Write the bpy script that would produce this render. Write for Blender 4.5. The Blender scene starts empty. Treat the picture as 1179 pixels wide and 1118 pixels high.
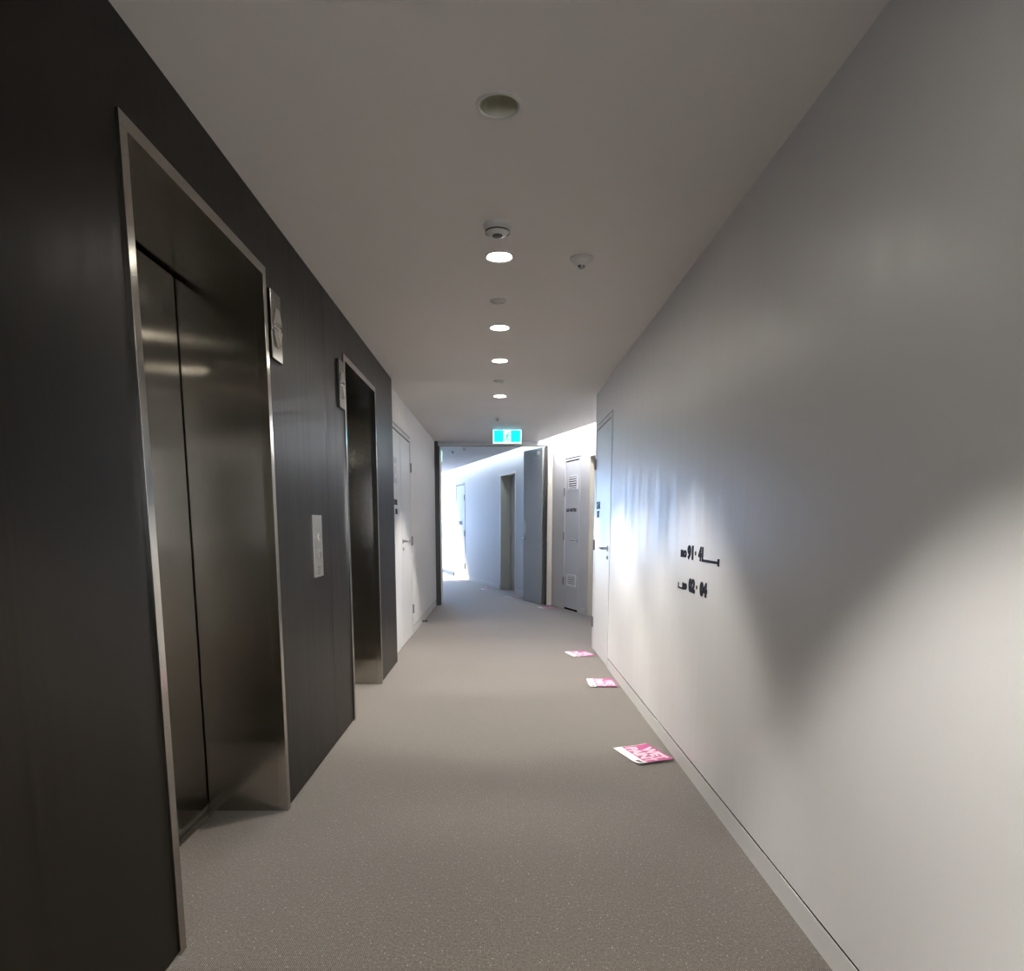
import bpy, bmesh, math, random
from mathutils import Matrix, Vector, Euler
random.seed(7)
C = bpy.context.scene.collection
S = bpy.context.scene
PI = math.pi
# ---------------------------------------------------------------- camera
F, PX, PY = 795.0, 576.0, 723.0
cd = bpy.data.cameras.new('camera'); cam = bpy.data.objects.new('camera', cd); C.objects.link(cam)
cd.sensor_fit = 'HORIZONTAL'; cd.sensor_width = 36.0; cd.lens = 36.0*F/1179.0
cd.shift_x = (589.5-PX)/1179.0; cd.shift_y = (PY-559.0)/1179.0
cd.clip_start = .05; cd.clip_end = 100
cam.location = (0, 0, 1.25)
cam.rotation_euler = (PI/2-math.atan(119/795.0), 0, 0)
S.camera = cam
S.view_settings.view_transform = 'Standard'; S.view_settings.look = 'None'
S.view_settings.exposure = 1.05; S.view_settings.gamma = 1; S.view_settings.use_curve_mapping = False
# ---------------------------------------------------------------- world and daylight
W = bpy.data.worlds.new('sky'); S.world = W; W.use_nodes = True
bgn = W.node_tree.nodes['Background']; bgn.inputs[0].default_value = (.55, .75, 1, 1); bgn.inputs[1].default_value = 1.5
PHI = math.radians(17.175)                       # the far corridor bends this much to the left
DV = Vector((-math.sin(PHI), math.cos(PHI), 0)); NV = Vector((math.cos(PHI), math.sin(PHI), 0))
A0 = Vector((1.24, 9.398, 0))                    # origin of the far wall's own axes: x = away from the corridor, y = along the wall
MW = Matrix.Translation(A0) @ Matrix.Rotation(PHI, 4, 'Z')
def wp(x, y, z=0): return MW @ Vector((x, y, z))
sd = bpy.data.lights.new('sun', 'SUN'); sd.energy = 14; sd.angle = math.radians(9); sd.color = (1, .98, .95)
sun = bpy.data.objects.new('sun', sd); C.objects.link(sun)
sdir = (DV*-1.31 + NV*.75 + Vector((0, 0, -2.19))).normalized()
sun.rotation_euler = sdir.to_track_quat('-Z', 'Y').to_euler()
def area(name, loc, direction, sx, sy, power, color):
    l = bpy.data.lights.new(name, 'AREA'); l.shape = 'RECTANGLE'; l.size = sx; l.size_y = sy; l.energy = power; l.color = color
    o = bpy.data.objects.new(name, l); C.objects.link(o); o.location = loc
    o.rotation_euler = Vector(direction).to_track_quat('-Z', 'Z').to_euler(); return o
# skylight over the far atrium, and an unseen end window added for bluish light
area('daylight_skylight', wp(-1.0, 9.7, 4.3), DV*-.5+Vector((0, 0, -1)), 1.8, 2.2, 34, (.38, .60, 1))
area('daylight_end_fill', wp(-1.0, 11.25, 1.5), DV*-1, 1.5, 2.3, 85, (.38, .60, 1))
# fill lamp added behind the camera, set in an unseen window
area('rear_fill_light', (0.0, -3.3, 1.6), (0.0, 1, .12), 1.2, 1.2, 19, (.97, .97, 1))

# ---------------------------------------------------------------- materials
def mat(name, col, rough=.5, metal=0, emit=None, es=0, spec=.5):
    m = bpy.data.materials.new(name); m.use_nodes = True
    b = m.node_tree.nodes['Principled BSDF']
    b.inputs['Base Color'].default_value = (*col, 1); b.inputs['Roughness'].default_value = rough
    b.inputs['Metallic'].default_value = metal; b.inputs['Specular IOR Level'].default_value = spec
    if emit: b.inputs['Emission Color'].default_value = (*emit, 1); b.inputs['Emission Strength'].default_value = es
    return m
def nodes(m): return m.node_tree.nodes, m.node_tree.links, m.node_tree.nodes['Principled BSDF']
def add_noise(m, scale, vec=(1, 1, 1), detail=4, lo=None, hi=None, bump=0, dist=.001, rlo=None, rhi=None, rotz=0):
    N, L, b = nodes(m)
    tc = N.new('ShaderNodeTexCoord'); mp = N.new('ShaderNodeMapping'); mp.inputs['Scale'].default_value = vec
    mp.inputs['Rotation'].default_value = (0, 0, rotz)
    nz = N.new('ShaderNodeTexNoise'); nz.inputs['Scale'].default_value = scale; nz.inputs['Detail'].default_value = detail
    L.new(tc.outputs['Object'], mp.inputs[0]); L.new(mp.outputs[0], nz.inputs[0])
    if lo:
        r = N.new('ShaderNodeValToRGB'); r.color_ramp.elements[0].color = (*lo, 1); r.color_ramp.elements[1].color = (*hi, 1)
        r.color_ramp.elements[0].position = .3; r.color_ramp.elements[1].position = .7
        L.new(nz.outputs[0], r.inputs[0]); L.new(r.outputs[0], b.inputs['Base Color'])
    if rlo is not None:
        mr = N.new('ShaderNodeMapRange'); mr.inputs[1].default_value = .3; mr.inputs[2].default_value = .7
        mr.inputs[3].default_value = rlo; mr.inputs[4].default_value = rhi
        L.new(nz.outputs[0], mr.inputs[0]); L.new(mr.outputs[0], b.inputs['Roughness'])
    if bump:
        bp = N.new('ShaderNodeBump'); bp.inputs['Strength'].default_value = bump; bp.inputs['Distance'].default_value = dist
        L.new(nz.outputs[0], bp.inputs['Height'])
        if b.inputs['Normal'].links: L.new(b.inputs['Normal'].links[0].from_socket, bp.inputs['Normal'])
        L.new(bp.outputs[0], b.inputs['Normal'])
    return m
M = {}
M['paint'] = mat('semi_gloss_wall_paint', (.71, .70, .695), .34)
add_noise(M['paint'], 1, (11, 11, .5), 3, bump=.5, dist=.004, rlo=.30, rhi=.42)
add_noise(M['paint'], 300, (1, 1, 1), 2, bump=.12, dist=.0006)
M['farpaint'] = mat('far_wall_paint', (.60, .60, .62), .62, spec=.3)
add_noise(M['farpaint'], 200, (1, 1, 1), 2, bump=.1, dist=.0005)
M['whitewall'] = mat('left_wall_paint', (.74, .72, .70), .55)
add_noise(M['whitewall'], 200, (1, 1, 1), 2, bump=.1, dist=.0005)
M['ceiling'] = mat('ceiling_paint', (.56, .54, .52), .7)
add_noise(M['ceiling'], 1.2, (1, .5, 1), 3, lo=(.80, .775, .74), hi=(.84, .81, .78))
M['doorpaint'] = mat('door_enamel', (.66, .66, .66), .32)
M['greypaint'] = mat('grey_door_enamel', (.60, .61, .65), .4)
M['firegrey'] = mat('fire_door_grey', (.46, .50, .54), .42)
M['cream'] = mat('cream_frame_paint', (.62, .59, .52), .45)
M['skirting'] = mat('skirting_paint', (.62, .61, .595), .42)
M['gap'] = mat('gap_shade_black', (.008, .008, .008), .9, spec=0)  # near-black fill painted into joints where shade would fall
M['rubber'] = mat('dark_seal', (.03, .028, .026), .6)
# carpet: ribbed loop pile
M['carpet'] = mat('ribbed_carpet', (.25, .225, .2), .62, spec=.36)
M['carpet'].node_tree.nodes['Principled BSDF'].inputs['Sheen Weight'].default_value = .7
M['carpet'].node_tree.nodes['Principled BSDF'].inputs['Sheen Roughness'].default_value = .45
M['carpet'].node_tree.nodes['Principled BSDF'].inputs['Sheen Tint'].default_value = (1, .93, .87, 1)
def carpet():
    N, L, b = nodes(M['carpet'])
    tc = N.new('ShaderNodeTexCoord')
    def nz(scale, vec, d=3):
        mp = N.new('ShaderNodeMapping'); mp.inputs['Scale'].default_value = vec; L.new(tc.outputs['Object'], mp.inputs[0])
        n = N.new('ShaderNodeTexNoise'); n.inputs['Scale'].default_value = scale; n.inputs['Detail'].default_value = d
        L.new(mp.outputs[0], n.inputs[0]); return n.outputs[0]
    fine = nz(90, (1.6, 1, 1)); big = nz(1.3, (1, 1, 1)); spk = nz(160, (1, 1, 1), 0)
    wv = N.new('ShaderNodeTexWave'); wv.wave_type = 'BANDS'; wv.bands_direction = 'X'; wv.inputs['Scale'].default_value = 55
    wv.inputs['Distortion'].default_value = .6; wv.inputs['Detail'].default_value = 1
    L.new(tc.outputs['Object'], wv.inputs[0])
    r = N.new('ShaderNodeValToRGB'); e = r.color_ramp.elements
    e[0].color = (.042, .034, .027, 1); e[0].position = .32; e[1].color = (.135, .113, .092, 1); e[1].position = .68
    L.new(fine, r.inputs[0])
    m1 = N.new('ShaderNodeMix'); m1.data_type = 'RGBA'; m1.blend_type = 'MULTIPLY'; m1.inputs[0].default_value = .35
    L.new(r.outputs[0], m1.inputs[6]); L.new(wv.outputs['Color'], m1.inputs[7])
    r2 = N.new('ShaderNodeValToRGB'); r2.color_ramp.elements[0].color = (.93, .93, .93, 1); r2.color_ramp.elements[0].position = .3
    r2.color_ramp.elements[1].color = (1.07, 1.06, 1.05, 1); r2.color_ramp.elements[1].position = .7; L.new(big, r2.inputs[0])
    m2 = N.new('ShaderNodeMix'); m2.data_type = 'RGBA'; m2.blend_type = 'MULTIPLY'; m2.inputs[0].default_value = 1
    L.new(m1.outputs[2], m2.inputs[6]); L.new(r2.outputs[0], m2.inputs[7])
    g = N.new('ShaderNodeMath'); g.operation = 'GREATER_THAN'; g.inputs[1].default_value = .785; L.new(spk, g.inputs[0])
    m3 = N.new('ShaderNodeMix'); m3.data_type = 'RGBA'; L.new(g.outputs[0], m3.inputs[0]); L.new(m2.outputs[2], m3.inputs[6])
    m3.inputs[7].default_value = (.5, .47, .43, 1)
    L.new(m3.outputs[2], b.inputs['Base Color'])
    ad = N.new('ShaderNodeMath'); ad.operation = 'ADD'; L.new(wv.outputs['Fac'], ad.inputs[0]); L.new(fine, ad.inputs[1])
    bp = N.new('ShaderNodeBump'); bp.inputs['Strength'].default_value = .5; bp.inputs['Distance'].default_value = .003
    L.new(ad.outputs[0], bp.inputs['Height']); L.new(bp.outputs[0], b.inputs['Normal'])
carpet()
M['veneer'] = mat('dark_stained_veneer', (.02, .016, .013), .34, spec=.16)
add_noise(M['veneer'], 1, (60, 60, .9), 6, lo=(.007, .0053, .0036), hi=(.013, .0102, .0072), bump=.025, dist=.0006, rlo=.32, rhi=.40)
def steel(name, col, rough, aniso, grain=True):
    m = mat(name, col, rough, 1)
    N, L, b = nodes(m)
    b.inputs['Anisotropic'].default_value = aniso; b.inputs['Anisotropic Rotation'].default_value = 0                      # vertical brushing spreads reflections sideways
    g = N.new('ShaderNodeNewGeometry'); t = N.new('ShaderNodeVectorMath'); t.operation = 'CROSS_PRODUCT'
    t.inputs[1].default_value = (.001, .002, 1); L.new(g.outputs['True Normal'], t.inputs[0]); L.new(t.outputs[0], b.inputs['Tangent'])
    if grain: add_noise(m, 1, (420, 420, .25), 1, lo=tuple(c*.92 for c in col), hi=tuple(c*1.05 for c in col), bump=.12, dist=.0006)
    return m
M['steel'] = steel('brushed_steel', (.38, .36, .325), .13, 1.0)
M['trim'] = steel('polished_steel_trim', (.42, .40, .36), .14, 0, False)
M['plate'] = steel('satin_steel_plate', (.55, .54, .50), .32, .2, False)
M['indicator'] = mat('indicator_steel', (.19, .185, .17), .18, 1)
M['chrome'] = mat('chrome', (.75, .75, .74), .12, 1)
M['handle'] = mat('satin_handle', (.36, .37, .38), .28, 1)
M['hinge'] = mat('satin_hinge', (.30, .30, .31), .35, 1)
M['ink'] = mat('dark_lettering', (.010, .011, .016), .6, spec=.15)
M['lamp'] = mat('lit_lamp', (1, 1, 1), .5, 0, (1, .95, .86), 45)
M['cup'] = mat('downlight_reflector', (.74, .72, .60), .3, .4)
M['deadlamp'] = mat('unlit_lamp', (.50, .49, .42), .35)
M['whiteplastic'] = mat('white_plastic', (.62, .61, .57), .4)
M['darkplastic'] = mat('dark_plastic', (.09, .085, .08), .4)
M['louvre'] = mat('white_louvre_enamel', (.82, .82, .84), .4)
M['cove'] = mat('cove_strip_light', (1, 1, 1), .5, 0, (.97, .97, 1.0), 13)
M['cove'].node_tree.nodes['Principled BSDF'].inputs['Emission Strength'].default_value = 30
M['cove2'] = mat('cove_strip_light_cool', (1, 1, 1), .5, 0, (.72, .86, 1.0), 6)
M['exitgreen'] = mat('exit_green', (0, .5, .5), .4, 0, (0, .50, .74), 1.0)
M['exitwhite'] = mat('exit_white', (.8, .9, .9), .4, 0, (.50, .92, .98), .85)
M['exitman'] = mat('exit_figure', (.02, .4, .35), .4, 0, (.10, .48, .40), .6)
M['pink'] = mat('pink_print', (.43, .06, .21), .5)
M['paper'] = mat('white_paper', (.80, .78, .79), .6)
M['print'] = mat('pale_pink_letters', (.70, .52, .60), .6)
M['btn'] = mat('button_cap', (.30, .29, .26), .2, 1)
M['glass'] = mat('glass', (.9, .95, 1), .02); M['glass'].node_tree.nodes['Principled BSDF'].inputs['Transmission Weight'].default_value = 1
M['jambgrey'] = mat('dark_grey_jamb', (.07, .075, .08), .4)
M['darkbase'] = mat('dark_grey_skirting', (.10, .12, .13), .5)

# ---------------------------------------------------------------- helpers
def box(bm, x0, x1, y0, y1, z0, z1, bev=0):
    vs = [bm.verts.new((x, y, z)) for z in (z0, z1) for y in (y0, y1) for x in (x0, x1)]
    fs = [bm.faces.new([vs[i] for i in q]) for q in ((0, 2, 3, 1), (4, 5, 7, 6), (0, 1, 5, 4), (2, 6, 7, 3), (0, 4, 6, 2), (1, 3, 7, 5))]
    if bev:
        es = set(e for f in fs for e in f.edges)
        bmesh.ops.bevel(bm, geom=list(es), offset=bev, segments=2, affect='EDGES', profile=.5)
def B(*a, bev=0):
    bm = bmesh.new()
    for t in (a if isinstance(a[0], (tuple, list)) else [a]): box(bm, *t, bev=bev)
    return bm
def lathe(pts, n=40, axis='Z', bm=None, close=False):
    """revolve (r, h) points about an axis through the origin"""
    bm = bm or bmesh.new(); rings = []
    for r, h in pts:
        if r < 1e-6: rings.append([bm.verts.new((0, 0, h))]); continue
        rings.append([bm.verts.new((r*math.cos(2*PI*k/n), r*math.sin(2*PI*k/n), h)) for k in range(n)])
    for a, b in zip(rings, rings[1:]+([rings[0]] if close else [])):
        for k in range(n):
            q = [a[k % len(a)], a[(k+1) % len(a)], b[(k+1) % len(b)], b[k % len(b)]]
            u = []
            for v in q:
                if v not in u: u.append(v)
            if len(u) > 2: bm.faces.new(u)
    bmesh.ops.recalc_face_normals(bm, faces=bm.faces)
    if axis == 'X': bmesh.ops.rotate(bm, verts=bm.verts, matrix=Matrix.Rotation(PI/2, 3, 'Y'))
    if axis == 'Y': bmesh.ops.rotate(bm, verts=bm.verts, matrix=Matrix.Rotation(-PI/2, 3, 'X'))
    return bm
def tube(path, r, n=12, bm=None):
    bm = bm or bmesh.new(); rings = []
    P = [Vector(p) for p in path]
    for i, p in enumerate(P):
        t = (P[min(i+1, len(P)-1)]-P[max(i-1, 0)]).normalized()
        q = t.to_track_quat('Z', 'Y')
        rings.append([bm.verts.new(p+q @ Vector((r*math.cos(2*PI*k/n), r*math.sin(2*PI*k/n), 0))) for k in range(n)])
    for a, b in zip(rings, rings[1:]):
        for k in range(n): bm.faces.new((a[k], a[(k+1) % n], b[(k+1) % n], b[k]))
    bm.faces.new(rings[0][::-1]); bm.faces.new(rings[-1]); return bm
def ngon(bm, pts, z0, z1):
    lo = [bm.verts.new((p[0], p[1], z0)) for p in pts]; hi = [bm.verts.new((p[0], p[1], z1)) for p in pts]
    bm.faces.new(lo[::-1]); bm.faces.new(hi); n = len(pts)
    for i in range(n): bm.faces.new((lo[i], lo[(i+1) % n], hi[(i+1) % n], hi[i]))
def link(name, me, m, parent=None):
    me.materials.clear(); me.materials.append(m)
    o = bpy.data.objects.new(name, me); C.objects.link(o)
    if parent: o.parent = parent
    return o
def obj(name, bm, m, parent=None, smooth=False, mx=None):
    if mx is not None: bm.transform(mx)
    bmesh.ops.recalc_face_normals(bm, faces=bm.faces)
    me = bpy.data.meshes.new(name); bm.to_mesh(me); bm.free()
    if smooth:
        for p in me.polygons: p.use_smooth = True
        try: me.set_sharp_from_angle(angle=math.radians(38))
        except Exception: pass
    return link(name, me, m, parent)
def tag(o, label=None, cat=None, group=None, kind=None):
    if label: o['label'] = label
    if cat: o['category'] = cat
    if group: o['group'] = group
    if kind: o['kind'] = kind
    return o
def thing(name, label, cat, loc=(0, 0, 0), rotz=0, group=None, kind=None):
    o = bpy.data.objects.new(name, None); C.objects.link(o); o.empty_display_size = .1
    o.location = loc; o.rotation_euler = (0, 0, rotz); return tag(o, label, cat, group, kind)
def text_bm(s, size, mx, spacing=1, weight=.0, depth=.001, align='LEFT', sx=1):
    cu = bpy.data.curves.new('t', 'FONT'); cu.body = s; cu.size = size; cu.extrude = depth; cu.offset = weight
    cu.space_character = spacing; cu.align_x = align; cu.resolution_u = 3
    o = bpy.data.objects.new('t', cu); C.objects.link(o)
    dg = bpy.context.evaluated_depsgraph_get(); me = bpy.data.meshes.new_from_object(o.evaluated_get(dg))
    bpy.data.objects.remove(o); bpy.data.curves.remove(cu)
    bm = bmesh.new(); bm.from_mesh(me); bpy.data.meshes.remove(me)
    bm.transform(Matrix.Diagonal((sx, 1, 1, 1))); bm.transform(mx); return bm
def frame_mx(x, y, z, loc):
    m = Matrix((x, y, z)).transposed().to_4x4(); m.translation = Vector(loc); return m
def on_right(loc): return frame_mx((0, -1, 0), (0, 0, 1), (-1, 0, 0), loc)     # wall that faces -X
def on_left(loc): return frame_mx((0, 1, 0), (0, 0, 1), (1, 0, 0), loc)        # wall that faces +X

# ---------------------------------------------------------------- the shell
R, LX, WX, H = .94, -.945, -1.0, 2.5
Y0 = -3.6; YD = 10.75
def w2(x, y): v = wp(x, y); return (v.x, v.y)
poly = [(-1.5, Y0), (1.12, Y0), (1.12, 6.9), (2.1, 6.9), w2(.25, -2.5), w2(.25, 11.4), w2(-2.1, 11.4), w2(-2.1, 1.75), (-1.5, YD)]
bm = bmesh.new(); ngon(bm, poly, -.12, 0)
tag(obj('floor', bm, M['carpet']), 'taupe ribbed loop-pile carpet along the corridor floor', 'floor', kind='structure')
# ceiling with holes for the downlights
cpoly = [(-1.5, Y0), (1.12, Y0), (1.12, 6.9), (1.95, 6.9), w2(-.22, -2.3), w2(-.22, 8.2), w2(-2.1, 8.2), w2(-2.1, 1.75), (-1.5, YD)]
bm = bmesh.new(); ngon(bm, cpoly, H, H+.22)
ceil = obj('ceiling', bm, M['ceiling'])
DL = [(0, 2.29, False), (0, 3.475, True), (0, 4.663, True), (0, 5.563, True), (0, 7.052, True), (0, 1.10, True), (0, -.1, True), (0, -1.3, True)]
RH = .058
bmc = bmesh.new()
for x, y, on in DL:
    t = lathe([(0, H-.1), (RH, H-.1), (RH, H+.16), (0, H+.16)], 48); t.transform(Matrix.Translation((x-.004, y, 0)))
    me = bpy.data.meshes.new('t'); t.to_mesh(me); t.free(); bmc.from_mesh(me); bpy.data.meshes.remove(me)
cut = obj('cutter', bmc, M['ceiling'])
md = ceil.modifiers.new('holes', 'BOOLEAN'); md.operation = 'DIFFERENCE'; md.object = cut; md.solver = 'EXACT'
dg = bpy.context.evaluated_depsgraph_get(); me = bpy.data.meshes.new_from_object(ceil.evaluated_get(dg))
ceil.modifiers.clear(); ceil.data = me; bpy.data.objects.remove(cut)
tag(ceil, 'plain off-white painted plaster ceiling over the corridor', 'ceiling', kind='structure')
# lid of the cove slot along the far wall
tag(obj('trim_1', B((-.22, .2, -2.5, 8.2, 2.72, 2.8)), M['farpaint'], mx=MW), 'white lid of the light slot above the far wall', 'trim', kind='structure')
# right wall, its groove, skirting and far door opening
def wall_seg(bm, y0, y1, z0=0, z1=H, x=R, thick=.16):
    if z0 == 0:
        box(bm, x+.012, x+thick, y0, y1, 0, .096); box(bm, x, x+thick, y0, y1, .096, z1)
    else: box(bm, x, x+thick, y0, y1, z0, z1)
bm = bmesh.new(); wall_seg(bm, Y0, 5.95); wall_seg(bm, 5.95, 6.93, 2.20); wall_seg(bm, 6.93, 7.0)
box(bm, R+.16, 2.05, 6.86, 7.0, 0, H)
tag(obj('wall_right', bm, M['paint']), 'long pale grey semi-gloss painted wall on the right', 'wall', kind='structure')
tag(obj('baseboard_right', B((R+.001, R+.012, Y0, 5.95, 0, .086), (R+.001, R+.012, 6.93, 7.0, 0, .087)), M['skirting']), 'flush grey skirting under the right wall', 'baseboard', kind='structure')
tag(obj('trim_2', B((R+.003, R+.0122, Y0, 5.95, .0858, .0962)), M['gap']), 'thin black strip standing in for shade in the groove above the right skirting', 'trim', kind='structure')  # black fill, nearly flush, paints the shade of the groove
# far wall (local axes of MW): louvre door, recessed doorways, far door
def seg(bm, a0, a1, z0=0, z1=2.75): box(bm, 0, .3, a0, a1, z0, z1)
bm = bmesh.new()
cuts = [(-.80, .13), (.42, 1.0), (3.26, 4.20), (6.92, 7.80)]
a = -2.5
for c0, c1 in cuts: seg(bm, a, c0); seg(bm, c0, c1, 2.20); a = c1
seg(bm, a, 8.2); box(bm, 0, .3, 8.2, 11.4, 0, 4.6)
for c0, c1 in ((-.80, .13), (3.26, 4.20)): box(bm, .24, .3, c0, c1, 0, 2.2)
for c0, c1 in ((.42, 1.0), (6.92, 7.80)): box(bm, .06, .3, c0, c1, 0, 2.2)
tag(obj('wall_far_right', bm, M['farpaint'], mx=MW), 'far wall slanting left beyond the fire door, washed by the cove light', 'wall', kind='structure')
bm = bmesh.new()
for a0, a1 in ((-2.5, -.83), (.16, .40), (1.02, 3.22), (4.24, 6.90), (7.82, 8.0)): box(bm, -.010, 0, a0, a1, 0, .085)
tag(obj('baseboard_far_right', bm, M['skirting'], mx=MW), 'low pale skirting along the slanting far wall', 'baseboard', kind='structure')
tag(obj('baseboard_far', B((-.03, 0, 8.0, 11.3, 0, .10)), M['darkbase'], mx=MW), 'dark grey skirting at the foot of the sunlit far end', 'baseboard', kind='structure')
tag(obj('light_strip', B((-.215, -.17, -2.2, 1.40, 2.60, 2.63)), M['cove'], mx=MW), 'bright linear light in the ceiling slot above the grey louvred door', 'light')
tag(obj('light_strip', B((-.215, -.17, 1.44, 8.15, 2.60, 2.63)), M['cove2'], mx=MW), 'long linear light in the ceiling slot beyond the fire door', 'light')
# left side of the far corridor and the daylit end
tag(obj('wall_far_left', B((-2.1, -1.95, 1.95, 8.2, 0, H), (-2.1, -1.95, 8.2, 11.4, 0, 2.75)), M['farpaint'], mx=MW), 'left wall of the far corridor', 'wall', kind='structure')
tag(obj('wall_far', B((-2.1, 0, 11.28, 11.4, 0, .3), (-2.1, -1.8, 11.28, 11.4, .3, 2.75), (-.2, 0, 11.28, 11.4, .3, 2.75), (-2.1, 0, 11.28, 11.4, 2.75, 3.0)), M['farpaint'], mx=MW), 'end wall around the added far window', 'wall', kind='structure')
w = thing('added_window_1', 'unseen tall window added to light the far corridor', 'window', wp(-1, 11.34, .3), PHI, kind='structure')  # added with its lamp to send bluish light down the corridor
obj('window_frame', B((-.8, -.75, -.03, .03, 0, 2.45), (.75, .8, -.03, .03, 0, 2.45), (-.75, .75, -.03, .03, 0, .05), (-.75, .75, -.03, .03, 2.4, 2.45), (-.025, .025, -.03, .03, .05, 2.4)), M['firegrey'], w)
obj('pane', B((-.75, .75, -.004, .004, .05, 2.4)), M['glass'], w)
# left: white wall, shaft wall, dark cladding
bm = bmesh.new(); T = .16
box(bm, WX-T, WX, 6.18, 6.45, .094, H); box(bm, WX-T, WX-.012, 6.18, 6.45, 0, .094)
box(bm, WX-T, WX, 6.45, 7.86, 2.20, H)
box(bm, WX-T, WX, 7.86, 10.82, .094, H); box(bm, WX-T, WX-.012, 7.86, 10.82, 0, .094)
tag(obj('wall_left', bm, M['whitewall']), 'white painted wall on the left beyond the dark lift cladding', 'wall', kind='structure')
tag(obj('baseboard_left', B((WX-.012, WX-.001, 7.86, 10.70, 0, .087)), M['skirting']), 'flush white skirting under the left white wall', 'baseboard', kind='structure')
tag(obj('trim_3', B((WX-.0122, WX-.003, 7.86, 10.70, .0868, .0942)), M['gap']), 'thin black strip standing in for shade in the groove above the left skirting', 'trim', kind='structure')  # same black fill for the shade in the left groove
tag(obj('wall_shaft', B((-1.5, -1.36, Y0, 6.18, 0, H), (-1.36, WX, 6.10, 6.18, 0, H)), M['gap']), 'unseen dark shaft wall behind the lift doors', 'wall', kind='structure')
bm = bmesh.new(); xs = -1.02
def clad(y0, y1, z0=.006, z1=H): box(bm, xs, LX, y0, y1, z0, z1)
LIFTS = [(1.86, 2.93), (4.31, 5.38)]
clad(Y0, .46-.0015); clad(.46+.0015, 1.86); clad(1.86, 2.93, 2.26); clad(2.93, 3.86-.0015); clad(3.86+.0015, 4.31); clad(4.31, 5.38, 2.26); clad(5.38, 6.24)
tag(obj('wall_left_cladding', bm, M['veneer']), 'near-black stained veneer cladding around the two lift openings', 'wall', kind='structure')
tag(obj('trim_4', B((xs-.01, xs, Y0, 1.86, 0, H), (xs-.01, xs, 2.93, 4.31, 0, H), (xs-.01, xs, 5.38, 6.18, 0, H)), M['gap']), 'dark backing behind the cladding joints', 'trim', kind='structure')
tag(obj('wall_back', B((-1.36, 1.1, Y0-.12, Y0, 0, .7), (-1.36, -.6, Y0-.12, Y0, .7, 2.3), (.6, 1.1, Y0-.12, Y0, .7, 2.3), (-1.36, 1.1, Y0-.12, Y0, 2.3, H)), M['whitewall']), 'end wall behind the viewer', 'wall', kind='structure')
w = thing('added_window_2', 'unseen window added in the end wall behind the viewer for the fill lamp', 'window', (0, Y0-.06, .7), 0, kind='structure')  # added opening for the rear fill lamp, never in view
obj('window_frame', B((-.6, -.55, -.03, .03, 0, 1.6), (.55, .6, -.03, .03, 0, 1.6), (-.55, .55, -.03, .03, 0, .05), (-.55, .55, -.03, .03, 1.55, 1.6)), M['firegrey'], w)
obj('pane', B((-.55, .55, -.004, .004, .05, 1.55)), M['glass'], w)

# ---------------------------------------------------------------- lifts
def lift(n, y0, y1, label):
    t = thing('door_%d' % n, label, 'lift door', (LX, y0, 0), 0, kind='structure')
    Wd = y1-y0; p = .010; f = .036; D = -.34; top = 2.262; ih = 2.225
    obj('header_trim', B((-.03, p, 0, Wd, ih, top), bev=.001), M['trim'], t)
    obj('jamb_trim', B((-.03, p, 0, f, 0, ih), bev=.001), M['trim'], t)
    obj('jamb_trim', B((-.03, p, Wd-f, Wd, 0, ih), bev=.001), M['trim'], t)
    obj('jamb', B((D-.02, -.03, .001, f-.002, 0, ih+.03)), M['steel'], t)
    obj('jamb', B((D-.02, -.03, Wd-f+.002, Wd-.001, 0, ih+.03)), M['steel'], t)
    obj('soffit', B((D-.02, -.03, f-.002, Wd-f+.002, ih+.004, ih+.03)), M['steel'], t)
    mid = Wd/2
    for a, b in ((f+.004, mid-.0015), (mid+.0015, Wd-f-.008)):
        obj('door_panel', B((D-.03, D, a, b, .008, ih-.010), bev=.001), M['steel'], t)
    obj('sill', B((D-.06, D+.03, f, Wd-f, -.01, .004)), M['steel'], t)
    obj('recess_backing', B((D-.06, D-.035, 0, Wd, 0, ih+.03)), M['gap'], t)
lift(1, 1.86, 2.93, 'nearer brushed steel lift door in a deep steel-lined recess, left wall')
lift(2, 4.31, 5.38, 'further brushed steel lift door in a steel-lined recess, left wall')

def tri(bm, y, z, w_, h_, x0, x1, up=1):
    a = [(y-w_/2, z-up*h_/2), (y+w_/2, z-up*h_/2), (y, z+up*h_/2)]
    lo = [bm.verts.new((x0, q[0], q[1])) for q in a]
    s = .72; cy = y; cz = z-up*h_/6
    hi = [bm.verts.new((x1, cy+(q[0]-cy)*s, cz+(q[1]-cz)*s)) for q in a]
    bm.faces.new(lo); bm.faces.new(hi)
    for i in range(3): bm.faces.new((lo[i], lo[(i+1) % 3], hi[(i+1) % 3], hi[i]))
def indicator(y0, label):
    t = thing('lift_indicator', label, 'lift indicator', (LX, y0, 1.925), 0)
    obj('plate', B((0, .018, 0, .13, 0, .27), bev=.002), M['indicator'], t)
    bm = bmesh.new(); tri(bm, .065, .175, .08, .075, .017, .032, 1); obj('up_arrow', bm, M['chrome'], t)
    bm = bmesh.new(); tri(bm, .065, .085, .08, .075, .017, .032, -1); obj('down_arrow', bm, M['chrome'], t)
    obj('lens_surround', B((.016, .022, .018, .112, .126, .134)), M['chrome'], t)
indicator(2.952, 'square-edged steel up and down arrow indicator beside the nearer lift door')
indicator(4.145, 'square-edged steel up and down arrow indicator beside the further lift door')
t = thing('call_button_panel', 'tall satin steel call button plate between the two lift doors', 'call panel', (LX, 3.505, .983))
obj('face_plate', B((0, .008, 0, .162, 0, .315), bev=.0015), M['plate'], t)
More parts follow.
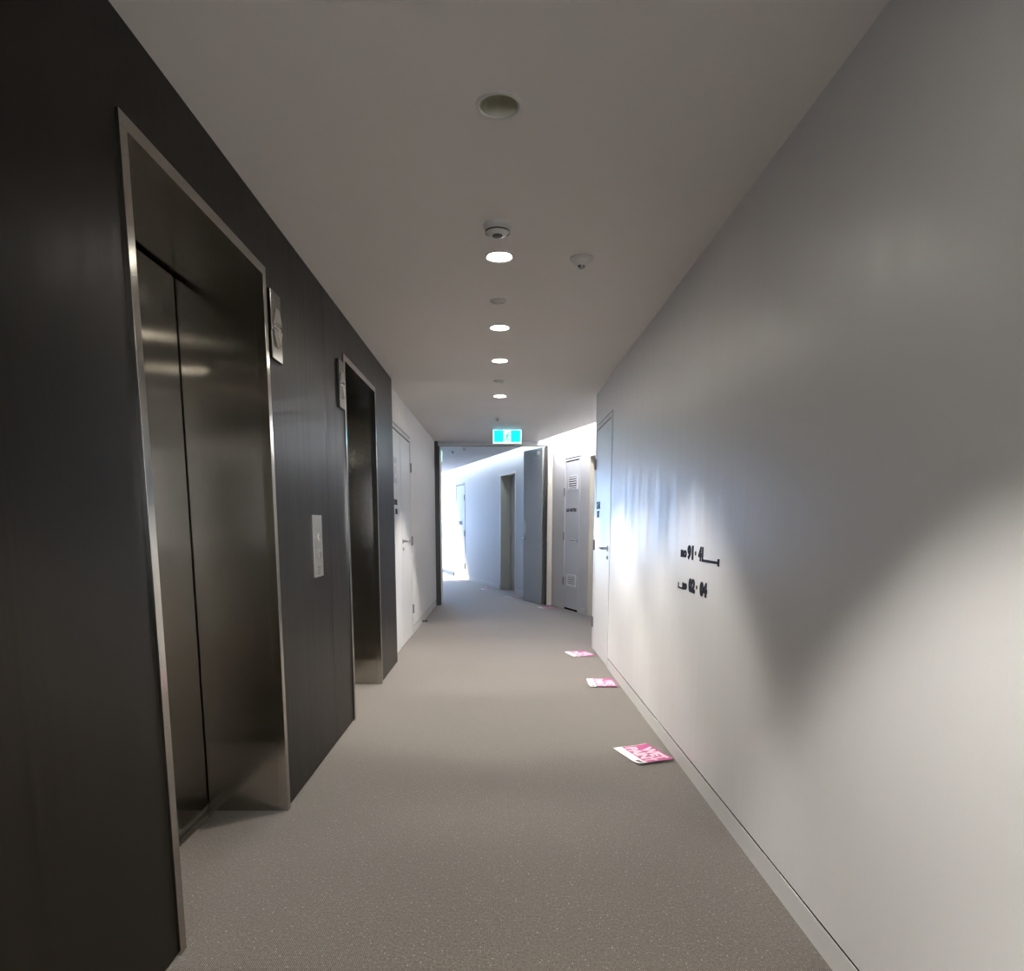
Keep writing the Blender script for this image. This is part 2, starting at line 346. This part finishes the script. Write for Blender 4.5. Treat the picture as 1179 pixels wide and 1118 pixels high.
for z in (.20, .118):
    rg = lathe([(.0, 0), (.021, 0), (.021, .004), (.016, .006), (.0155, .003), (0, .003)], 32, 'X'); rg.transform(Matrix.Translation((.008, .081, z))); r_ = obj('button', rg, M['chrome'], t, True)
    cp = lathe([(0, .003), (.0145, .003), (.0145, .007), (.012, .0085), (0, .0085)], 32, 'X'); cp.transform(Matrix.Translation((.008, .081, z))); obj('button_cap', cp, M['btn'], r_, True)
bm = bmesh.new()
for i in range(4):
    for j in range(3): box(bm, .0079, .0088, .045+.02*j, .057+.02*j, .014+.011*i, .018+.011*i)
obj('engraving', bm, M['darkplastic'], t)

# ---------------------------------------------------------------- doors
def lever(parent, x, y, z, sy, rose=.026, reach=.055, L=.125, side=-1, m='handle', mx=None):
    """lever handle on a wall that faces side*X; the lever points to sy along Y"""
    bm = lathe([(0, 0), (rose, 0), (rose, .006), (rose-.003, .009), (0, .009)], 28, 'X')
    bm.transform(Matrix.Diagonal((side, 1, 1, 1))); bm.transform(Matrix.Translation((x, y, z)))
    h = obj('lever_handle', bm, M[m], parent, True)
    p = [(x+side*.006, y, z), (x+side*(reach-.012), y, z), (x+side*(reach-.003), y+sy*.004, z), (x+side*reach, y+sy*.016, z), (x+side*reach, y+sy*L*.6, z), (x+side*reach, y+sy*L, z)]
    obj('lever', tube(p, .011, 12), M[m], h, True)
    return h
def lock(parent, x, y, z, side):
    bm = lathe([(0, 0), (.018, 0), (.018, .006), (.009, .008), (.008, .012), (0, .012)], 24, 'X')
    bm.transform(Matrix.Diagonal((side, 1, 1, 1))); bm.transform(Matrix.Translation((x, y, z))); obj('lock_cylinder', bm, M['handle'], parent, True)
def hinge(parent, x, y, z, side, h=.10):
    bm = bmesh.new(); box(bm, min(x, x+side*.006), max(x, x+side*.006), y-.016, y+.016, z-h/2, z+h/2)
    tube([(x+side*.008, y, z-h/2), (x+side*.008, y, z+h/2)], .008, 12, bm); obj('hinge', bm, M['hinge'], parent)
# door in the right wall, painted in
t = thing('door_3', 'flush white door at the far end of the right wall, next to its corner', 'door', (R, 5.95, 0), 0, kind='structure')
obj('frame', B((-.004, .10, .006, .045, 0, 2.188), (-.004, .10, .935, .974, 0, 2.188), (-.004, .10, .045, .935, 2.15, 2.188)), M['doorpaint'], t)
obj('gap_shade_fill', B((.004, .14, .0, .98, 0, 2.2)), M['gap'], t)
lf = obj('leaf', B((-.002, .003, .051, .929, .008, 2.140), bev=.001), M['doorpaint'], t)
lever(lf, -.002, .115, 1.045, 1); lock(lf, -.002, .115, .965, -1)
for z in (1.83, 1.05, .28): hinge(t, -.004, .955, z, -1)
obj('lettering', text_bm('STAIR', .092, on_right((-.0025, .865, 1.40)), 1, .004), M['ink'], lf)
obj('lettering', text_bm('EXIT', .082, on_right((-.0025, .84, 1.32)), 1, .004), M['ink'], lf)
# double cupboard door in the left white wall
t = thing('door_4', 'white double cupboard door in the left wall past the dark cladding', 'door', (WX, 6.45, 0), 0, kind='structure')
obj('frame', B((-.10, .004, .006, .045, 0, 2.186), (-.10, .004, 1.365, 1.404, 0, 2.186), (-.10, .004, .045, 1.365, 2.15, 2.186)), M['doorpaint'], t)
obj('gap_shade_fill', B((-.14, -.006, 0, 1.41, 0, 2.2)), M['gap'], t)
l1 = obj('leaf', B((-.006, -.001, .051, .632, .008, 2.138), bev=.001), M['doorpaint'], t)
l2 = obj('leaf', B((-.006, -.001, .646, 1.359, .008, 2.138), bev=.001), M['doorpaint'], t)
lever(l2, -.003, .70, 1.08, 1, side=1); lock(l2, -.003, .70, 1.0, 1)
for z in (1.87, 1.07, .30): hinge(t, .004, 1.375, z, 1)
pl_ = obj('pictogram', B((-.002, .001, .16, .38, 1.64, 1.88)), M['firegrey'], l1)
bm = bmesh.new()
g = lathe([(.05, 0), (.075, 0), (.075, .001), (.05, .001)], 32, 'X', close=True); g.transform(Matrix.Translation((.001, .27, 1.76))); obj('symbol', g, M['paper'], pl_)
obj('lettering', text_bm('FIRE HOSE', .066, on_left((.0005, .05, 1.44)), 1, .003), M['ink'], l1)
obj('lettering', text_bm('REEL', .066, on_left((.0005, .23, 1.352)), 1, .003), M['ink'], l1)
# louvred service door in the far wall (local: corridor side is -x)
t = thing('door_5', 'narrow grey service door with two white louvre grilles under the cove light', 'door', wp(0, .42), PHI, kind='structure')
obj('frame', B((-.006, .012, .006, .03, 0, 2.184), (-.006, .012, .55, .574, 0, 2.184), (-.006, .012, .03, .55, 2.160, 2.184)), M['greypaint'], t)
lf = obj('leaf', B((.002, .010, .036, .544, .030, 2.142), bev=.001), M['greypaint'], t)
obj('gap_shade_fill', B((.0105, .058, 0, .58, 0, 2.2)), M['gap'], t)
def grille(z0, z1, y0, y1, n=5):
    g = obj('louvre_grille', B((-.012, .002, y0-.02, y1+.02, z0-.02, z0), (-.012, .002, y0-.02, y1+.02, z1, z1+.02), (-.012, .002, y0-.02, y0, z0, z1), (-.012, .002, y1, y1+.02, z0, z1)), M['louvre'], lf)
    obj('grille_backing', B((-.0005, .001, y0, y1, z0, z1)), M['rubber'], g)
    bm = bmesh.new(); s = (z1-z0)/n
    for i in range(n):
        z = z0+s*(i+.5); v = [bm.verts.new(q) for q in ((-.014, y0, z-s*.32), (-.014, y1, z-s*.32), (-.001, y1, z+s*.18), (-.001, y0, z+s*.18))]; bm.faces.new(v)
        v2 = [bm.verts.new(q) for q in ((-.014, y0, z-s*.25), (-.014, y1, z-s*.25), (-.001, y1, z+s*.25), (-.001, y0, z+s*.25))]; bm.faces.new(v2[::-1])
        for i2 in range(4): bm.faces.new((v[i2], v[(i2+1) % 4], v2[(i2+1) % 4], v2[i2]))
    obj('louvre_slats', bm, M['louvre'], g)
grille(1.765, 1.925, .11, .40); grille(.375, .51, .13, .41)
lever(lf, .002, .085, 1.03, 1)
for z in (1.72, 1.08, .42): hinge(t, -.006, .56, z, -1, .12)
obj('lettering', text_bm('GAS METERS', .062, on_right((.0015, .50, 1.435)), 1, .003, sx=1.06), M['ink'], lf)
# recessed doorways
def niche(n, a0, a1, label, handle_at):
    t = thing('door_%d' % n, label, 'door', wp(0, a0), PHI, kind='structure'); w_ = a1-a0
    obj('frame', B((-.006, .235, 0, .035, 0, 2.195), (-.006, .235, w_-.035, w_, 0, 2.195), (-.006, .235, .035, w_-.035, 2.155, 2.195)), M['cream'], t)
    lf = obj('leaf', B((.19, .232, .039, w_-.039, .006, 2.15), bev=.001), M['cream'], t)
    lever(lf, .19, handle_at, 1.04, 1 if handle_at < w_/2 else -1)
niche(6, -.80, .13, 'cream recessed doorway half hidden behind the right wall corner', .12)
niche(7, 3.26, 4.20, 'deep cream recessed doorway in the slanting wall beyond the fire door', .12)
t = thing('door_8', 'flush white door in the sunlit stretch of the slanting far wall', 'door', wp(0, 6.92), PHI, kind='structure')
obj('frame', B((-.006, .05, 0, .03, 0, 2.195), (-.006, .05, .85, .88, 0, 2.195), (-.006, .05, .03, .85, 2.165, 2.195)), M['farpaint'], t)
lf = obj('leaf', B((.002, .040, .036, .844, .008, 2.154), bev=.001), M['farpaint'], t)
obj('rebate', B((.042, .058, .03, .85, 0, 2.165)), M['gap'], t)
lever(lf, .002, .78, 1.04, -1)
for z in (1.86, 1.05, .3): hinge(t, -.006, .02, z, -1, .12)
obj('lettering', text_bm('COMMS', .12, on_right((.0015, .78, 1.25)), 1, .005, sx=1.2), M['ink'], lf)
# double fire door: frame across the corridor, both leaves folded away from the viewer
t = thing('door_9', 'double fire door across the corridor, grey leaves standing open', 'fire door', (0, YD, 0), 0, kind='structure')
obj('frame', B((.725, .80, 0, .09, 0, H), (-.945, .725, -.004, .09, 2.435, 2.452)), M['cream'], t)
obj('header_panel', B((-.945, .725, .0, .09, 2.453, H)), M['firegrey'], t)
obj('left_jamb', B((-1.0, -.945, 0, .09, 0, H)), M['jambgrey'], t)
obj('door_stop_strip', B((-.955, -.93, .03, .075, 0, 2.445), (.69, .725, .03, .075, 0, 2.445), (-.93, .69, .05, .075, 2.430, 2.436)), M['rubber'], t)
def leaf(hx, hy, ang, w_, side):
    """leaf hinged at (hx, hy), opened to direction ang"""
    d = Vector((math.cos(ang), math.sin(ang), 0)); nrm = Vector((-d.y, d.x, 0))
    m = frame_mx(d, nrm, (0, 0, 1), (hx, hy, 0))
    l = obj('leaf', B((0, w_, -.0225, .0225, .012, 2.415), bev=.001), M['firegrey'], t, mx=m)
    obj('edge_strip', B((-.004, 0, -.024, .024, .012, 2.415)), M['plate'], l, mx=m)
    return l, m
la, ma = leaf(.665, .06, math.atan2(11.42-10.81, .40-.665), .665, 1)
def lev_m(parent, m, x, z, s):
    bm = lathe([(0, 0), (.026, 0), (.026, .009), (0, .009)], 24, 'Y')
    bm.transform(Matrix.Diagonal((1, s, 1, 1))); bm.transform(Matrix.Translation((x, s*.0225, z)))
    h = obj('lever_handle', bm, M['handle'], parent, True, m)
    obj('lever', tube([(x, s*.028, z), (x, s*.075, z), (x-.012, s*.085, z), (x-.12, s*.085, z)], .01), M['handle'], h, True, m)
lev_m(la, ma, .605, 1.03, 1)
obj('push_plate', B((.56, .65, .0225, .0245, 1.12, 1.30)), M['plate'], la, mx=ma)
lb, mb = leaf(-.925, .07, math.radians(97), .78, -1)
lev_m(lb, mb, .715, 1.03, 1)
obj('door_closer', B((.10, .34, .0225, .065, 2.30, 2.36), bev=.003), M['plate'], la, mx=ma)

# ---------------------------------------------------------------- ceiling fittings
def downlight(x, y, on, label, grp=None):
    t = thing('recessed_downlight', label, 'downlight', (x-.004, y, H), 0, grp)
    obj('trim_ring', lathe([(RH-.001, .004), (RH-.002, -.003), (RH+.004, -.006), (.069, -.003), (.070, .0), (RH+.001, .0)], 48), M['whiteplastic'], t, True)
    if on:
        obj('lamp', lathe([(0, -.005), (.035, -.004), (.052, .0), (.053, .004), (0, .004)], 40), M['lamp'], t, True)
        l = bpy.data.lights.new('downlight_beam', 'SPOT'); l.energy = SPOT*(1.5 if y > 5 else .95 if y > 2 else 1.22); l.color = (1, .955, .89); l.spot_size = math.radians(87 if y > 2 else 82); l.spot_blend = .38; l.shadow_soft_size = .045
        o = bpy.data.objects.new('downlight_beam', l); C.objects.link(o); o.parent = t; o.location = (0, 0, -.02)
    else:
        obj('reflector', lathe([(RH-.002, .0), (RH-.004, .03), (RH-.012, .085), (.030, .115), (.030, .12), (RH-.008, .12), (RH-.001, .03)], 48), M['cup'], t, True)
        obj('lamp', lathe([(0, .085), (.018, .088), (.028, .10), (.030, .118), (0, .118)], 32), M['deadlamp'], t, True)
SPOT = 92
names = ['unlit recessed downlight nearest the viewer, a dark open cup', 'largest glowing downlight, just past the round white detector',
         'second glowing downlight from the viewer, past the flat ceiling disc', 'third glowing downlight from the viewer, before the second ceiling disc',
         'furthest glowing downlight, nearest the exit sign', 'glowing downlight over the nearer lift, above the frame', 'glowing downlight just behind the viewer', 'glowing downlight furthest behind the viewer']
for (x, y, on), nm in zip(DL, names): downlight(x, y, on, nm)
t = thing('smoke_detector', 'round white detector with a stepped head just before the first glowing downlight', 'detector', (-.012, 3.135, H))
obj('base', lathe([(0, 0), (.060, 0), (.060, -.010), (.054, -.018), (0, -.018)], 40), M['whiteplastic'], t, True)
obj('head', lathe([(.050, -.016), (.050, -.028), (.040, -.038), (.018, -.041), (0, -.041)], 40), M['whiteplastic'], t, True)
obj('vent_ring', lathe([(.0505, -.024), (.0515, -.024), (.0515, -.031), (.0505, -.031)], 40, close=True), M['darkplastic'], t, True)
obj('sensor_cap', lathe([(.022, -.040), (.020, -.046), (.012, -.049), (0, -.049)], 24), M['darkplastic'], t, True)
t = thing('motion_sensor', 'small domed sensor to the right of the row of downlights', 'sensor', (.386, 3.50, H))
obj('base', lathe([(0, 0), (.056, 0), (.056, -.006), (.050, -.009), (0, -.009)], 40), M['whiteplastic'], t, True)
obj('body', lathe([(.046, -.008), (.036, -.024), (.024, -.034), (0, -.036)], 36), M['whiteplastic'], t, True)
obj('lens', lathe([(.019, -.033), (.016, -.043), (.008, -.048), (0, -.049)], 24), M['btn'], t, True)
for (y, r, lab) in ((4.12, .046, 'flat white ceiling disc between the first and second glowing downlights'), (6.33, .046, 'flat white ceiling disc between the third and furthest glowing downlights')):
    t = thing('ceiling_disc', lab, 'sprinkler cover', (-.012, y, H))
    obj('rim', lathe([(r-.008, 0), (r, 0), (r, -.006), (r-.004, -.010), (r-.010, -.008)], 36), M['whiteplastic'], t, True)
    obj('plate', lathe([(r-.009, -.004), (r*.5, -.009), (.012, -.014), (0, -.014)], 36), M['whiteplastic'], t, True)
def sprinkler(x, y, lab, k=1.0):
    t = thing('sprinkler_head', lab, 'sprinkler', (x, y, H))
    obj('escutcheon', lathe([(0, 0), (.038*k, 0), (.036*k, -.006), (.02*k, -.012), (0, -.012)], 30), M['whiteplastic'], t, True)
    obj('nozzle', lathe([(.011*k, -.010), (.011*k, -.03), (.022*k, -.034), (.022*k, -.038), (0, -.038)], 24), M['hinge'], t, True)
sprinkler(-.03, 8.45, 'small sprinkler head on the ceiling just before the exit sign')
sprinkler(-.60, 11.7, 'right-hand small sprinkler on the ceiling beyond the fire door', 1.3)
sprinkler(-.82, 12.2, 'left-hand small sprinkler on the ceiling beyond the fire door', 1.1)
def exit_sign(x, y, rot, lab):
    t = thing('exit_sign', lab, 'exit sign', (x, y, 2.31), rot)
    w_, h_ = .19, .182
    obj('body', B((-w_, w_, 0, .03, 0, h_), bev=.003), M['whiteplastic'], t)
    obj('bracket', B((-.12, -.06, .005, .025, h_, .19)), M['darkplastic'], t)
    obj('diffuser', B((-w_+.002, w_-.002, -.004, 0, .002, h_-.002)), M['exitwhite'], t)
    obj('green_panel', B((-w_+.016, -.048, -.006, -.004, .022, h_-.010)), M['exitgreen'], t)
    obj('green_panel', B((.048, w_-.016, -.006, -.004, .022, h_-.010)), M['exitgreen'], t)
    bm = bmesh.new()                                   # running figure
    def limb(p, r):
        for a, b in zip(p, p[1:]):
            a = Vector((a[0], 0, a[1])); b = Vector((b[0], 0, b[1])); d = (b-a).normalized(); s = Vector((-d.z, 0, d.x))*r
            q = [a-d*r*.6+s, b+d*r*.6+s, b+d*r*.6-s, a-d*r*.6-s]
            v0 = [bm.verts.new(k+Vector((0, -.0062, 0))) for k in q]; v1 = [bm.verts.new(k+Vector((0, -.004, 0))) for k in q]
            bm.faces.new(v0); bm.faces.new(v1[::-1])
            for i in range(4): bm.faces.new((v0[i], v0[(i+1) % 4], v1[(i+1) % 4], v1[i]))
    limb([(.006, .118), (-.004, .078)], .013)
    limb([(-.002, .078), (.016, .058), (.008, .028)], .0075); limb([(-.006, .078), (-.016, .052), (-.036, .044)], .0075)
    limb([(.006, .116), (.026, .098), (.036, .108)], .0055); limb([(.002, .116), (-.018, .108), (-.024, .088)], .0055)
    hd = lathe([(0, -.0062), (.0115, -.0062), (.0115, -.004), (0, -.004)], 20, 'Y'); hd.transform(Matrix.Translation((.014, 0, .140)))
    me = bpy.data.meshes.new('t'); hd.to_mesh(me); hd.free(); bm.from_mesh(me); bpy.data.meshes.remove(me)
    obj('running_figure', bm, M['exitman'], t)
exit_sign(.092, 9.42, 0, 'green running man exit sign hanging before the fire door')
exit_sign(-1.17, 12.0, PHI, 'second green exit sign beyond the fire door, mostly hidden by its left jamb')

# ---------------------------------------------------------------- wall lettering, small fittings
t = thing('wayfinding_lettering', 'upper line of dark wayfinding numerals with an arrow pointing right, on the right wall', 'wall lettering', (R, 3.61, 1.085))
def lt(s, size, y, z, name='numerals', w=.005, **k): return obj(name, text_bm(s, size, on_right((-.0005, y, z)), 1, w, **k), M['ink'], t)
lt('no', .062, 0, .004, 'small_letters', sx=1.7)
lt('91', .084, -.13, 0, sx=1.45, w=.006); lt('·', .082, -.262, 0, 'dot', sx=1.0, w=.006); lt('41', .082, -.325, 0, sx=1.05, w=.006)
obj('arrow', B((-.002, 0, -.62, -.405, -.005, .006), (-.002, 0, -.64, -.616, -.014, .018)), M['ink'], t)
t = thing('wayfinding_lettering', 'lower line of dark wayfinding numerals with a small hook, on the right wall', 'wall lettering', (R, 3.64, .925))
obj('arrow', B((-.002, 0, -.125, 0, -.005, .004), (-.002, 0, -.016, 0, -.004, .026)), M['ink'], t)
lt('no', .052, -.085, .003, 'small_letters', sx=1.5)
lt('02', .082, -.205, 0, sx=1.3, w=.0065); lt('·', .08, -.335, 0, 'dot', sx=1); lt('04', .080, -.40, 0, sx=1.35, w=.0065)
t = thing('door_stop', 'small white door stop at the foot of the left white wall', 'door stop', (WX, 8.75, .03))
obj('mount', lathe([(0, -.02), (.018, -.02), (.018, .004), (0, .004)], 24, 'X'), M['whiteplastic'], t, True)
obj('buffer', lathe([(.010, .0), (.010, .05), (.014, .052), (.014, .068), (0, .07)], 24, 'X'), M['darkplastic'], t, True)

# ---------------------------------------------------------------- wet paint notices on the floor
def notice(cx, cy, ang, lab, curl=.012, full=True):
    """A4 sheet: local x = reading direction, y = up the page, lying on the carpet"""
    t = thing('wet_paint_notice', lab, 'paper notice', (cx, cy, .002), ang, 'wet paint notices along the right-hand wall')
    def zz(x, y): return .001+curl*max(0, (x-.06)/.0885)**2*.5+.004*math.cos(x*22)**2*.3+curl*.35*max(0, y/.105)**3
    def sheet(name, x0, x1, y0, y1, m, dz, nx=14, ny=10, par=t):
        bm = bmesh.new(); g = [[bm.verts.new((x0+(x1-x0)*i/nx, y0+(y1-y0)*j/ny, zz(x0+(x1-x0)*i/nx, y0+(y1-y0)*j/ny)+dz)) for i in range(nx+1)] for j in range(ny+1)]
        h = [[bm.verts.new(v.co-Vector((0, 0, .0006))) for v in r] for r in g]
        for j in range(ny):
            for i in range(nx):
                bm.faces.new((g[j][i], g[j][i+1], g[j+1][i+1], g[j+1][i])); bm.faces.new((h[j][i], h[j+1][i], h[j+1][i+1], h[j][i+1]))
        return obj(name, bm, m, par, True)
    sheet('sheet', -.1485, .1485, -.105, .105, M['paper'], 0)
    sheet('pink_panel', -.143, .1485, -.052, .105, M['pink'], .0007)
    def txt(s, size, x, y, m, name, sx=1, wt=.004):
        bm = text_bm(s, size, Matrix.Translation((x, y, 0)), .95, wt, .0002, 'CENTER', sx)
        bmesh.ops.triangulate(bm, faces=bm.faces)
        for v in bm.verts: v.co.z += zz(v.co.x, v.co.y)+.0014
        obj(name, bm, m, t)
    txt('WET', .088, .015, .032, M['print'], 'lettering', 1.05); txt('PAINT', .088, .0, -.042, M['print'], 'lettering', 1.05)
    bm = bmesh.new(); n = 6
    for i in range(n):
        x0 = .075+.055*i/n; box(bm, x0, x0+.055/n, -.088, -.068, zz(x0, -.08)+.0007, zz(x0, -.08)+.0014)
    obj('logo_block', bm, M['darkplastic'], t)
RD = -PI/2
notice(.782, 3.645, math.atan2(3.468-3.756, .723-.63), 'nearest pink and white WET PAINT notice, lying on the carpet by the right skirting', .02)
notice(.805, 5.375, RD-.02, 'second nearest WET PAINT notice, almost touching the right skirting', .01)
notice(.775, 6.62, RD+.28, 'WET PAINT notice on the carpet beside the corner of the right wall', .008)
notice(.70, 10.42, RD+.3, 'WET PAINT notice lying at the right jamb of the fire door', .006)
notice(.24, 12.0, RD+PHI+.35, 'WET PAINT notice on the carpet in front of the recessed doorway past the fire door', .005)
notice(-.26, 13.45, RD+PHI-.1, 'WET PAINT notice beyond the recessed doorway, left of it', .005)
notice(-.86, 15.35, RD+PHI+.2, 'furthest WET PAINT notice, in the bright daylight at the far wall', .005)
